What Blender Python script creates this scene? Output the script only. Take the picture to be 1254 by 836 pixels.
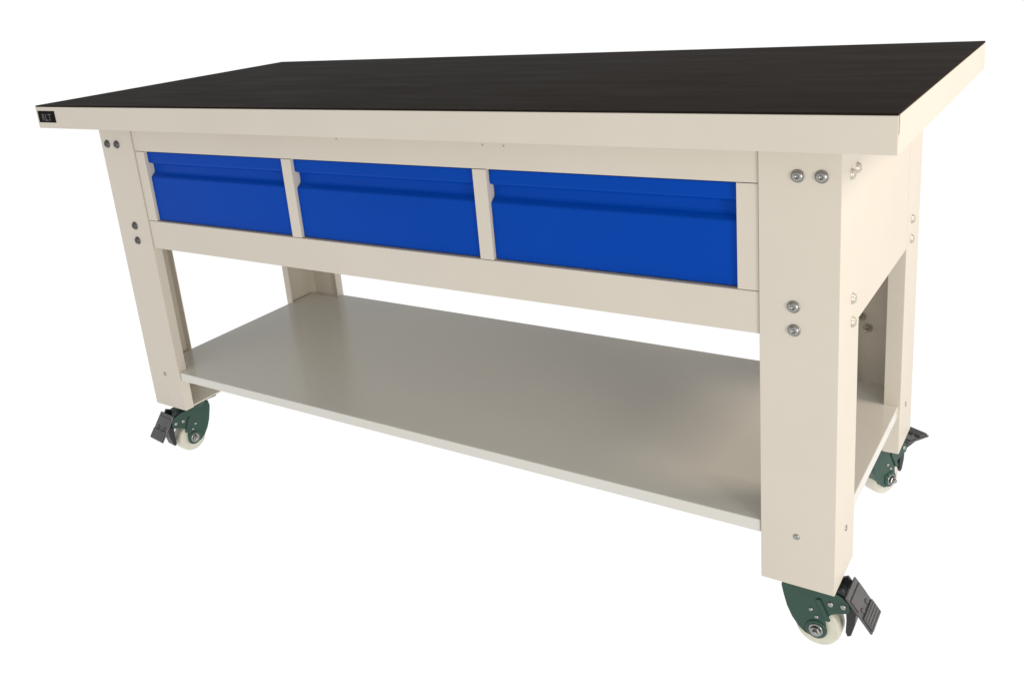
import bpy, bmesh, math
from mathutils import Vector, Matrix

for o in list(bpy.data.objects):
    bpy.data.objects.remove(o, do_unlink=True)
S = bpy.context.scene
C = S.collection
rad = math.radians

# ------------------------------------------------------------------ camera
OX, OY, OZ = -1.0, -0.415, 0.981        # front left top corner of the bench -> world
cam_d = bpy.data.cameras.new('camera')
cam = bpy.data.objects.new('camera', cam_d)
C.objects.link(cam)
cam.location = (2.2391 + OX, -1.2636 + OY, 0.2239 + OZ)
cam.rotation_mode = 'XYZ'
cam.rotation_euler = (rad(73.228), rad(5.0177), rad(33.2311))
cam_d.sensor_fit = 'HORIZONTAL'
cam_d.sensor_width = 36.0
cam_d.lens = 36.0 * 1130.92 / 1254.0
cam_d.shift_x = (627.0 - 615.91) / 1254.0
cam_d.shift_y = (301.78 - 418.0) / 1254.0
cam_d.clip_start = 0.02
cam_d.clip_end = 200.0
S.camera = cam

# ------------------------------------------------------------------ world: white below, invented surroundings above, shaped to light the bench
W = bpy.data.worlds.new('World')
S.world = W
W.use_nodes = True
nt = W.node_tree
nt.nodes.clear()
wo = nt.nodes.new('ShaderNodeOutputWorld')
bg = nt.nodes.new('ShaderNodeBackground')
bg.inputs['Strength'].default_value = 1.02
nt.links.new(bg.outputs[0], wo.inputs[0])
wtc = nt.nodes.new('ShaderNodeTexCoord')          # for a world: the direction looked in

def wstep(vec, axis, lo, hi):
    d = nt.nodes.new('ShaderNodeVectorMath')
    d.operation = 'DOT_PRODUCT'
    nt.links.new(vec, d.inputs[0])
    d.inputs[1].default_value = axis
    r = nt.nodes.new('ShaderNodeMapRange')
    r.interpolation_type = 'SMOOTHSTEP'
    r.inputs['From Min'].default_value = lo
    r.inputs['From Max'].default_value = hi
    nt.links.new(d.outputs['Value'], r.inputs['Value'])
    return r.outputs['Result']

def wmix(f, a, b):
    m = nt.nodes.new('ShaderNodeMix')
    m.data_type = 'RGBA'
    nt.links.new(f, m.inputs['Factor'])
    for k, v in (('A', a), ('B', b)):
        if isinstance(v, tuple):
            m.inputs[k].default_value = (*v, 1)
        else:
            nt.links.new(v, m.inputs[k])
    return m.outputs['Result']
DIR = wtc.outputs['Generated']
ENV_DIM, ENV_LOBE = (0.16, 0.165, 0.175), (0.85, 0.83, 0.80)
upper_env = wmix(wstep(DIR, (0.50, -0.68, 0.54), 0.30, 0.95), ENV_DIM, ENV_LOBE)
# white low down, fading to dim with an added bright lobe at front right
nt.links.new(wmix(wstep(DIR, (0, 0, 1), 0.12, 0.55), (1.0, 1.0, 1.0), upper_env), bg.inputs['Color'])

# ------------------------------------------------------------------ lamps
def area(name, loc, target, size, power, col):
    d = bpy.data.lights.new(name, 'AREA')
    d.shape = 'RECTANGLE'
    d.size, d.size_y = size
    d.energy = power
    d.color = col
    o = bpy.data.objects.new(name, d)
    C.objects.link(o)
    o.location = loc
    o.rotation_euler = (Vector(target) - Vector(loc)).to_track_quat('-Z', 'Y').to_euler()
    return o
area('softbox_light', (2.45, 0.15, 2.10), (0.8, 0.0, 0.35), (0.7, 0.7), 29, (1.0, 0.82, 0.67))
area('key_light', (3.4, -2.0, 0.74), (0.0, 0.0, 0.55), (0.7, 0.7), 40, (1.0, 0.94, 0.86))

S.view_settings.view_transform = 'Standard'
S.view_settings.look = 'None'
S.view_settings.exposure = 0.0
S.view_settings.gamma = 1.0
S.render.engine = 'CYCLES'

# ------------------------------------------------------------------ materials
def mat(name, col, *, stretch=None, rough=0.45, metal=0.0, spec=0.5, bump=0.0, bscale=400.0, var=0.0, vscale=6.0, rvar=0.0, coat=0.0):
    m = bpy.data.materials.new(name)
    m.use_nodes = True
    n = m.node_tree.nodes
    l = m.node_tree.links
    b = n['Principled BSDF']
    b.inputs['Roughness'].default_value = rough
    b.inputs['Metallic'].default_value = metal
    b.inputs['Specular IOR Level'].default_value = spec
    b.inputs['Base Color'].default_value = (*col, 1)
    if coat:
        b.inputs['Coat Weight'].default_value = coat
    tc = n.new('ShaderNodeTexCoord')
    vec = tc.outputs['Object']
    if stretch:
        mp = n.new('ShaderNodeMapping')
        mp.inputs['Scale'].default_value = stretch
        l.new(vec, mp.inputs['Vector'])
        vec = mp.outputs['Vector']
    if var or rvar:
        ns = n.new('ShaderNodeTexNoise')
        ns.inputs['Scale'].default_value = vscale
        ns.inputs['Detail'].default_value = 5
        ns.inputs['Roughness'].default_value = 0.6
        l.new(vec, ns.inputs['Vector'])
    if var:
        mx = n.new('ShaderNodeMix')
        mx.data_type = 'RGBA'
        mx.inputs['A'].default_value = (*[c * (1 - var) for c in col], 1)
        mx.inputs['B'].default_value = (*[min(1, c * (1 + var)) for c in col], 1)
        l.new(ns.outputs['Fac'], mx.inputs['Factor'])
        l.new(mx.outputs['Result'], b.inputs['Base Color'])
    if rvar:
        mr = n.new('ShaderNodeMapRange')
        mr.inputs['To Min'].default_value = rough - rvar
        mr.inputs['To Max'].default_value = rough + rvar
        mr.inputs['From Min'].default_value = 0.3
        mr.inputs['From Max'].default_value = 0.7
        l.new(ns.outputs['Fac'], mr.inputs['Value'])
        l.new(mr.outputs['Result'], b.inputs['Roughness'])
    if bump:
        n2 = n.new('ShaderNodeTexNoise')
        n2.inputs['Scale'].default_value = bscale
        n2.inputs['Detail'].default_value = 2
        l.new(tc.outputs['Object'], n2.inputs['Vector'])
        bp = n.new('ShaderNodeBump')
        bp.inputs['Strength'].default_value = bump
        bp.inputs['Distance'].default_value = 0.001
        l.new(n2.outputs['Fac'], bp.inputs['Height'])
        l.new(bp.outputs['Normal'], b.inputs['Normal'])
    return m

CREAM = mat('cream_powder_coat', (0.60, 0.552, 0.472), rough=0.42, spec=0.35, bump=0.04, bscale=260, var=0.06, vscale=3.5)
SHELF = mat('cream_shelf_paint', (0.62, 0.605, 0.555), rough=0.17, spec=0.8, bump=0.0, bscale=200, var=0.03, vscale=2.5)
BLUE = mat('blue_powder_coat', (0.0004, 0.052, 0.37), rough=0.30, spec=0.05, bump=0.04, bscale=300, var=0.12, vscale=2.2)
RUBBER = mat('black_rubber', (0.0185, 0.0140, 0.0110), rough=0.45, spec=0.003, bump=0.05, bscale=150, var=0.14, vscale=7, rvar=0.04, stretch=(0.5, 2.6, 1.0))
GREEN = mat('dark_green_enamel', (0.020, 0.062, 0.043), rough=0.24, spec=0.40, var=0.25, vscale=30)
WHEELM = mat('cream_polyurethane', (0.60, 0.58, 0.48), rough=0.35, var=0.18, vscale=45)
PALESTEEL = mat('pale_zinc', (0.50, 0.47, 0.41), rough=0.40, metal=0.5)
STEEL = mat('zinc_plated_steel', (0.34, 0.34, 0.33), rough=0.28, metal=1.0)
DARKSTEEL = mat('dark_steel', (0.10, 0.10, 0.105), rough=0.38, metal=0.6, var=0.2, vscale=60)
BLACKP = mat('black_plastic', (0.012, 0.012, 0.014), rough=0.40)
PEDALM = mat('dark_grey_pedal', (0.080, 0.080, 0.082), rough=0.27, var=0.25, vscale=50)
PLATEB = mat('black_name_plate', (0.004, 0.003, 0.003), rough=0.6, spec=0.05)
LETTER = mat('dull_grey_print', (0.05, 0.05, 0.047), rough=0.5)
ZINCBOX = mat('galvanised_sheet', (0.45, 0.45, 0.44), rough=0.4, metal=0.8)

# ------------------------------------------------------------------ mesh helpers (bench coordinates: x right, y back, z up; 0 = front left top corner)
def box(bm, x0, x1, y0, y1, z0, z1, mi=0):
    v = [bm.verts.new((x, y, z)) for z in (z0, z1) for y in (y0, y1) for x in (x0, x1)]
    for f in ((0, 2, 3, 1), (4, 5, 7, 6), (0, 1, 5, 4), (2, 6, 7, 3), (0, 4, 6, 2), (1, 3, 7, 5)):
        bm.faces.new([v[i] for i in f]).material_index = mi

def prism(bm, pts, h0, h1, axis, mi=0):
    """closed outline pts swept from h0 to h1 along axis 0/1/2"""
    def P(a, b, h):
        return {0: (h, a, b), 1: (a, h, b), 2: (a, b, h)}[axis]
    A = [bm.verts.new(P(a, b, h0)) for a, b in pts]
    B = [bm.verts.new(P(a, b, h1)) for a, b in pts]
    n = len(pts)
    for i in range(n):
        bm.faces.new((A[i], A[(i + 1) % n], B[(i + 1) % n], B[i])).material_index = mi
    bm.faces.new(A[::-1]).material_index = mi
    bm.faces.new(B).material_index = mi

def lathe(bm, prof, M, seg=24, mi=0, smooth=True):
    """prof = (radius, height) turned about local z, placed by matrix M; closed where radius = 0"""
    rings = []
    for r, h in prof:
        if r < 1e-6:
            rings.append([bm.verts.new(M @ Vector((0, 0, h)))])
        else:
            rings.append([bm.verts.new(M @ Vector((r * math.cos(2 * math.pi * k / seg), r * math.sin(2 * math.pi * k / seg), h))) for k in range(seg)])
    for a, b in zip(rings, rings[1:]):
        for k in range(seg):
            k2 = (k + 1) % seg
            if len(a) == 1 and len(b) == 1:
                continue
            if len(a) == 1:
                f = bm.faces.new((a[0], b[k2], b[k]))
            elif len(b) == 1:
                f = bm.faces.new((a[k], a[k2], b[0]))
            else:
                f = bm.faces.new((a[k], a[k2], b[k2], b[k]))
            f.smooth = smooth
            f.material_index = mi

def bevel(bm, off, seg=2):
    bmesh.ops.recalc_face_normals(bm, faces=bm.faces)
    es = [e for e in bm.edges if len(e.link_faces) == 2 and e.calc_face_angle(0) > rad(35)]
    bmesh.ops.bevel(bm, geom=es, offset=off, segments=seg, profile=0.5, affect='EDGES', clamp_overlap=True)

def obj(name, bm, mats, parent=None, off=None, smooth=False):
    bmesh.ops.recalc_face_normals(bm, faces=bm.faces)
    me = bpy.data.meshes.new(name)
    bm.to_mesh(me)
    bm.free()
    for m in (mats if isinstance(mats, (list, tuple)) else [mats]):
        me.materials.append(m)
    if smooth:
        for p in me.polygons:
            p.use_smooth = True
    o = bpy.data.objects.new(name, me)
    C.objects.link(o)
    if parent:
        o.parent = parent
    if off:
        o.location = off
    return o

def B():
    return bmesh.new()

# ------------------------------------------------------------------ dimensions
LX, WY = 2.0, 0.8325
TT = 0.055
XL, XR, YF, YB = 0.0937, 1.9073, 0.0958, 0.7367
LW, LD = 0.1248, 0.125
ZB = -0.834
Z1, Z2, Z3 = -0.1268, -0.305, -0.3772
XI, XJ = XL + LW, XR - LW
YR = YF + 0.0040

bench = bpy.data.objects.new('workbench', None)
bench.empty_display_size = 0.2
C.objects.link(bench)
bench.location = (0, 0, 0)
bench['label'] = 'cream steel workbench on casters with black mat top and three blue drawers'
bench['category'] = 'workbench'
ORG = (OX, OY, OZ)

# ------------------------------------------------------------------ table top
bm = B()
box(bm, 0.003, LX - 0.018, 0.003, WY - 0.003, -TT + 0.001, -0.0035)
bevel(bm, 0.0006, 1)
b2 = B()
box(b2, 0.0, LX - 0.0002, 0.0, 0.0024, -TT, -0.0026)
prism(b2, [(0.0034, -TT), (WY - 0.0026, -TT), (WY - 0.0026, -0.0026), (0.0105, -0.0026), (0.0105, -0.0270), (0.0034, -0.0300)], LX - 0.0024, LX, 0)
box(b2, 0.0, 0.0024, 0.0030, WY - 0.0026, -TT, -0.0026)
box(b2, 0.0, LX, WY - 0.0024, WY, -TT, -0.0026)
bevel(b2, 0.0008, 2)
tmp = bpy.data.meshes.new('t'); b2.to_mesh(tmp); b2.free(); bm.from_mesh(tmp); bpy.data.meshes.remove(tmp)
top = obj('tabletop', bm, CREAM, bench, ORG)

bm = B()
box(bm, 0.0004, LX - 0.0006, 0.0006, WY - 0.0005, -0.0024, 0.0008)
bevel(bm, 0.0007, 2)
obj('rubber_mat', bm, RUBBER, top)

# name plate with its lettering, one mesh
bm = B()
box(bm, 0.0075, 0.0785, -0.0012, -0.0001, -0.0405, -0.0122)
bevel(bm, 0.0004, 1)
cu = bpy.data.curves.new('lettering', 'FONT')
cu.body = 'RLT'
cu.size = 0.024
cu.align_x = 'CENTER'
cu.extrude = 0.0001
cu.offset = 0.0004
to = bpy.data.objects.new('lettering', cu)
C.objects.link(to)
dg = bpy.context.evaluated_depsgraph_get()
tm = bpy.data.meshes.new_from_object(to.evaluated_get(dg))
bpy.data.objects.remove(to, do_unlink=True)
tm.transform(Matrix.Translation((0.043, -0.0014, -0.0360)) @ Matrix.Rotation(rad(90), 4, 'X'))
for p in tm.polygons:
    p.material_index = 1
bm.from_mesh(tm)
bpy.data.meshes.remove(tm)
obj('name_plate', bm, [PLATEB, LETTER], top)

# ------------------------------------------------------------------ fasteners
def bolt_bm(bm, p, axis, r=0.0095):
    """dome head bolt on a thin washer, axis = outward direction"""
    M = Matrix.Translation(p) @ Vector(axis).to_track_quat('Z', 'Y').to_matrix().to_4x4()
    lathe(bm, [(0, -0.001), (r * 1.08, -0.001), (r * 1.08, 0.0010), (r * 0.98, 0.0012), (r * 0.95, 0.0028), (r * 0.80, 0.0048),
               (r * 0.55, 0.0060), (r * 0.42, 0.0063), (r * 0.38, 0.0058), (r * 0.34, 0.0035), (0, 0.0033)], M, 24)

def rivet_bm(bm, p, axis, r=0.005, h=0.002):
    M = Matrix.Translation(p) @ Vector(axis).to_track_quat('Z', 'Y').to_matrix().to_4x4()
    lathe(bm, [(0, -0.001), (r, -0.001), (r, h * 0.3), (r * 0.75, h * 0.8), (r * 0.35, h), (0, h)], M, 14)

def nut_bm(bm, p, axis, r=0.009, h=0.008, stud=0.012):
    M = Matrix.Translation(p) @ Vector(axis).to_track_quat('Z', 'Y').to_matrix().to_4x4()
    lathe(bm, [(0, 0), (r * 1.35, 0), (r * 1.35, 0.0015), (r * 1.0, 0.0016)], M, 20)
    lathe(bm, [(0, 0.001), (r, 0.0015), (r, h - 0.001), (r * 0.85, h), (0, h)], M, 6, smooth=False)
    lathe(bm, [(0, h - 0.001), (r * 0.52, h - 0.001), (r * 0.52, h + stud - 0.001), (r * 0.44, h + stud), (0, h + stud)], M, 12)

# ------------------------------------------------------------------ legs
T = 0.0027
def leg(sx, sy):
    """folded sheet column; sx=-1 left/+1 right, sy=-1 front/+1 back"""
    rs, rf = (0.024, 0.026) if sx < 0 else (0.033, 0.026)
    pr = [(rs, LD), (0, LD), (0, 0), (LW, 0), (LW, rf), (LW - T, rf), (LW - T, T), (T, T), (T, LD - T), (rs, LD - T)]
    X = lambda a: XL + a if sx < 0 else XR - a
    Y = lambda b: YF + b if sy < 0 else YB - b
    bm = B()
    prism(bm, [(X(a), Y(b)) for a, b in pr], ZB, -TT - 0.0006, 2)
    bevel(bm, 0.0010, 2)
    b2 = B()
    xa, xb = sorted((X(T + 0.0006), X(LW - T - 0.0006)))
    ya, yb = sorted((Y(T + 0.0006), Y(LD - T - 0.0006)))
    box(b2, xa, xb, ya, yb, ZB + 0.001, ZB + 0.005)
    tmp = bpy.data.meshes.new('t'); b2.to_mesh(tmp); b2.free(); bm.from_mesh(tmp); bpy.data.meshes.remove(tmp)
    o = obj('leg', bm, CREAM, bench, ORG)
    fx = (0.029, 0.0645) if sx > 0 else (0.0255, 0.0645)
    spots = [(fx[1], -0.1115), (fx[0], -0.1110), (0.0700, -0.3215), (0.0690, -0.3610)]
    yo = Y(0)
    for a, z in spots:
        b = B(); bolt_bm(b, (X(a), yo, z), (0, sy, 0)); obj('bolt', b, STEEL if sx > 0 else DARKSTEEL, o)
    b = B(); rivet_bm(b, (X(0.064), yo, -0.7365), (0, sy, 0), 0.0055, 0.0022); obj('rivet', b, STEEL, o)
    for a, z in ((0.056, -0.1185), (0.091, -0.1165), (0.080, -0.3270), (0.082, -0.3680)):
        b = B(); bolt_bm(b, (X(0), Y(a), z), (sx, 0, 0), 0.0085); obj('bolt', b, PALESTEEL, o)
    b = B(); rivet_bm(b, (X(0), Y(0.069), -0.7420), (sx, 0, 0), 0.0055, 0.0022); obj('rivet', b, STEEL, o)
    return o
legs = {(sx, sy): leg(sx, sy) for sx in (-1, 1) for sy in (-1, 1)}

# nuts that show inside the rear right leg, seen through the open side
br = legs[(1, 1)]
for x, z in ((1.7990, -0.5800), (1.8130, -0.6050)):
    b = B(); nut_bm(b, (x, YB - T + 0.0002, z), (0, -1, 0), 0.0075, 0.009, 0.016)
    obj('nut', b, PALESTEEL, br)

# ------------------------------------------------------------------ rails and panels
g = 0.0014
def rail(name, x0, x1, y0, y1, z0, z1, m=CREAM, bv=0.0008):
    bm = B(); box(bm, x0, x1, y0, y1, z0, z1); bevel(bm, bv, 2)
    return obj(name, bm, m, bench, ORG)

upper = rail('upper_rail', XI + g, XJ - g, YR, YR + 0.018, Z1, -TT - 0.0006)
lower = rail('lower_rail', XI + g, XJ - g, YR, YR + 0.018, Z3, Z2)
for x, z in ((1.2690, -0.0820), (1.3150, -0.0822), (0.905, -0.0800)):
    b = B(); rivet_bm(b, (x, YR, z), (0, -1, 0), 0.0018, 0.0010); obj('rivet', b, STEEL, upper)
rail('back_rail', XI + g, XJ - g, YB - 0.018 - 0.004, YB - 0.004, Z3, -TT - 0.0006)
rail('side_panel', XL + 0.0004, XL + 0.0150, YF + LD + g, YB - LD - 0.0004, Z3, -TT - 0.0006)
rail('side_panel', XR - 0.0150, XR - 0.0004, YF + LD + g, YB - LD - 0.0004, Z3, -TT - 0.0006)

# drawer bay: end stiles, two dividers, inner floor, back
D = [(XI + g, XI + 0.0350), (0.7313, 0.7597), (1.2392, 1.2700), (XJ - 0.0365, XJ - g)]
for i, (a, b_) in enumerate(D):
    bm = B()
    nm = 'stile' if i in (0, 3) else 'divider'
    # front face folded back on both sides (hat section)
    pr = [(a, YR), (b_, YR), (b_, 0.62), (b_ - 0.0015, 0.62), (b_ - 0.0015, YR + 0.0015), (a + 0.0015, YR + 0.0015), (a + 0.0015, 0.62), (a, 0.62)]
    prism(bm, pr, Z2 + 0.0011, Z1 - 0.0011, 2)
    bevel(bm, 0.0005, 2)
    obj(nm, bm, CREAM, bench, ORG)
rail('drawer_bay_floor', XI + g, XJ - g, YR + 0.0195, 0.70, Z2 - 0.012, Z2 - 0.004)

# ------------------------------------------------------------------ drawers
def drawer(x0, x1):
    zt, zb = Z1 - 0.0030, Z2 + 0.0024
    yf = 0.1074; yl = 0.1082; yg = 0.1205
    # outline (y, z): rolled lip on top, hollow finger grip under it, then the flat face
    pr = [(yl + 0.0012, zt), (yl, zt - 0.0012), (yl, zt - 0.0245), (yl + 0.0016, zt - 0.0275), (yl + 0.0060, zt - 0.0290),
          (yg - 0.0020, zt - 0.0305), (yg, zt - 0.0335), (yg, zt - 0.0500), (yg - 0.0020, zt - 0.0540), (yf + 0.0030, zt - 0.0605), (yf + 0.0006, zt - 0.0630),
          (yf, zt - 0.0660), (yf, zb + 0.0010), (yf + 0.0010, zb), (yg + 0.0040, zb), (yg + 0.0040, zt)]
    bm = B(); prism(bm, pr, x0, x1, 0)
    bmesh.ops.recalc_face_normals(bm, faces=bm.faces)
    o = obj('drawer', bm, BLUE, bench, ORG)
    # sheet metal tray behind the front
    bm = B()
    yb = 0.60; xa, xb = x0 + 0.012, x1 - 0.012; z0, z1 = zb + 0.006, zt - 0.018; y0 = yg + 0.0042
    box(bm, xa, xb, y0, yb, z0, z0 + 0.0012)
    box(bm, xa, xa + 0.0012, y0, yb, z0 + 0.0014, z1)
    box(bm, xb - 0.0012, xb, y0, yb, z0 + 0.0014, z1)
    box(bm, xa + 0.0014, xb - 0.0014, yb - 0.0012, yb, z0 + 0.0014, z1)
    obj('drawer_tray', bm, BLUE, o)
    return o
for k in range(3):
    drawer(D[k][1] + 0.0016, D[k + 1][0] - 0.0016)

# ------------------------------------------------------------------ bottom shelf
SX0, SX1, SY0, SY1, SZ, ST = XL + 0.0140, XR - 0.0044, 0.0992, 0.7300, -0.7236, 0.0240
bm = B()
e = 0.0016
c = 0.030
# notched corners clear the folded lips of the legs
out = [(XI + e, SY0), (XJ - e, SY0), (XJ - e, YF + 0.0290), (SX1, YF + 0.0290), (SX1, YB - 0.0290), (XJ - e, YB - 0.0290), (XJ - e, SY1),
       (XI + e, SY1), (XI + e, YB - 0.0290), (SX0, YB - 0.0290), (SX0, YF + 0.0290), (XI + e, YF + 0.0290)]
prism(bm, out, SZ - ST, SZ, 2)
bevel(bm, 0.0018, 3)
shelf = obj('shelf', bm, SHELF, bench, ORG)

# ------------------------------------------------------------------ casters
def caster(loc, yaw, pedal_up):
    R, AX, AZ = 0.0400, 0.0235, -0.1055
    bm = B()
    box(bm, -0.052, 0.052, -0.047, 0.047, -0.0055, -0.0006)
    bevel(bm, 0.0010, 2)
    b2 = B()
    I4 = Matrix.Identity(4)
    lathe(b2, [(0, -0.005), (0.036, -0.005), (0.040, -0.009), (0.040, -0.014), (0.036, -0.019), (0.036, -0.022), (0, -0.022)], I4, 32)
    # fork cheeks: swept outline from crown to axle
    cheek = [(-0.036, -0.0185), (-0.0385, -0.034), (-0.0345, -0.052), (-0.0285, -0.0740), (-0.0195, -0.0940), (-0.0080, -0.1100), (0.0040, -0.1200),
             (0.0185, -0.1235), (0.0280, -0.1230), (0.0360, -0.1170), (0.0400, -0.1080), (0.0405, -0.0980), (0.0390, -0.0860), (0.0410, -0.0760),
             (0.0500, -0.0665), (0.0640, -0.0600), (0.0760, -0.0560), (0.0800, -0.0480), (0.0780, -0.0360), (0.0680, -0.0270), (0.0480, -0.0200)]
    for s in (-1, 1):
        bq = B()
        y0, y1 = sorted((s * 0.0235, s * 0.0265))
        prism(bq, cheek, y0, y1, 1)
        bevel(bq, 0.0008, 2)
        tmp = bpy.data.meshes.new('t'); bq.to_mesh(tmp); bq.free(); b2.from_mesh(tmp); bpy.data.meshes.remove(tmp)
    # crown and the rear hood joining the two cheeks round the wheel
    hood = cheek[:6]
    inner = [(x + 0.0034, z + 0.0012) for x, z in hood][::-1]
    bq = B()
    prism(bq, hood + inner, -0.0238, 0.0238, 1)
    box(bq, -0.0330, 0.0560, -0.0238, 0.0238, -0.0262, -0.0205)
    # pressed rib on each cheek
    for s in (-1, 1):
        y0, y1 = sorted((s * 0.0262, s * 0.0296))
        prism(bq, [(0.0225, -0.0440), (0.0265, -0.0405), (0.0310, -0.0420), (0.0475, -0.0790), (0.0440, -0.0815), (0.0400, -0.0800)], y0, y1, 1)
        lathe(bq, [(0, 0), (0.0190, 0), (0.0180, 0.0022), (0.0150, 0.0030), (0, 0.0030)],
              Matrix.Translation((AX, s * 0.0262, AZ)) @ Vector((0, s, 0)).to_track_quat('Z', 'Y').to_matrix().to_4x4(), 24)
    for q in (b2, bq):
        tmp = bpy.data.meshes.new('t'); q.to_mesh(tmp); q.free(); bm.from_mesh(tmp); bpy.data.meshes.remove(tmp)
    root = obj('caster', bm, GREEN, bench, (loc[0] + OX, loc[1] + OY, loc[2] + OZ))
    root.rotation_euler = (0, 0, yaw)
    # wheel
    bm = B()
    M = Matrix.Translation((AX, 0, AZ)) @ Matrix.Rotation(rad(90), 4, 'X')
    w = 0.0195
    lathe(bm, [(0.006, -w), (0.030, -w), (0.033, -w + 0.001), (0.036, -w + 0.0005), (R - 0.0015, -w + 0.003), (R, -w + 0.008), (R, w - 0.008),
               (R - 0.0015, w - 0.003), (0.036, w - 0.0005), (0.033, w - 0.001), (0.030, w), (0.006, w)], M, 48)
    obj('wheel', bm, WHEELM, root)
    # axle nuts, rivets
    for s in (-1, 1):
        b = B(); nut_bm(b, (AX, s * 0.0292, AZ), (0, s, 0), 0.0092, 0.0075, 0.005); obj('axle_nut', b, STEEL, root)
        for x, z, r in ((0.0140, -0.0670, 0.0042), (0.0240, -0.0795, 0.0040), (0.0470, -0.0460, 0.0055), (0.0685, -0.0440, 0.0055)):
            b = B(); rivet_bm(b, (x, s * 0.0262, z), (0, s, 0), r, 0.0034); obj('rivet', b, STEEL, root)
    # brake lever
    bm = B()
    box(bm, 0.0, 0.0740, -0.0320, 0.0320, -0.0040, 0.0)
    bevel(bm, 0.0012, 2)
    b2 = B()
    box(b2, 0.0450, 0.0715, -0.0290, 0.0290, 0.0002, 0.0035)       # raised foot pad
    box(b2, 0.0100, 0.0330, -0.0290, 0.0290, 0.0002, 0.0020)
    bevel(b2, 0.0010, 2)
    b3 = B()
    for k in range(4):
        box(b3, 0.0490 + 0.006 * k, 0.0515 + 0.006 * k, -0.0260, 0.0260, 0.0034, 0.0046)
    for y in (-0.014, 0.014):
        rivet_bm(b3, (0.0390, y, 0.0), (0, 0, 1), 0.0050, 0.0030)
    # lever arms under the pad
    for s in (-1, 1):
        y0, y1 = sorted((s * 0.0170, s * 0.0225))
        prism(b3, [(-0.010, -0.004), (0.046, -0.0042), (0.042, -0.010), (0.010, -0.020), (-0.012, -0.018)], y0, y1, 1)
    for q in (b2, b3):
        tmp = bpy.data.meshes.new('t'); q.to_mesh(tmp); q.free(); bm.from_mesh(tmp); bpy.data.meshes.remove(tmp)
    for f in bm.faces:
        f.material_index = 1 if f.calc_center_median().z < -0.003 else 0
    p = obj('brake_pedal', bm, [PEDALM, BLACKP], root)
    p.location = (0.0745, 0, -0.0310 if pedal_up else -0.0185)
    p.rotation_euler = (0, rad(6 if pedal_up else 53), 0)
    # brake shoe behind the wheel
    bm = B()
    prism(bm, [(0.0700, -0.0560), (0.0880, -0.0560), (0.0860, -0.0840), (0.0800, -0.1080), (0.0740, -0.1120), (0.0705, -0.1040), (0.0715, -0.0800)], -0.0150, 0.0150, 1)
    bevel(bm, 0.0012, 2)
    obj('brake_shoe', bm, BLACKP, root)
    return root
hx, hy = LW / 2, LD / 2
caster((XR - hx, YF + hy, ZB), rad(0), False)
caster((XL + hx, YF + hy, ZB), rad(262), False)
caster((XR - hx, YB - hy, ZB), rad(64), True)
caster((XL + hx, YB - hy, ZB), rad(150), False)
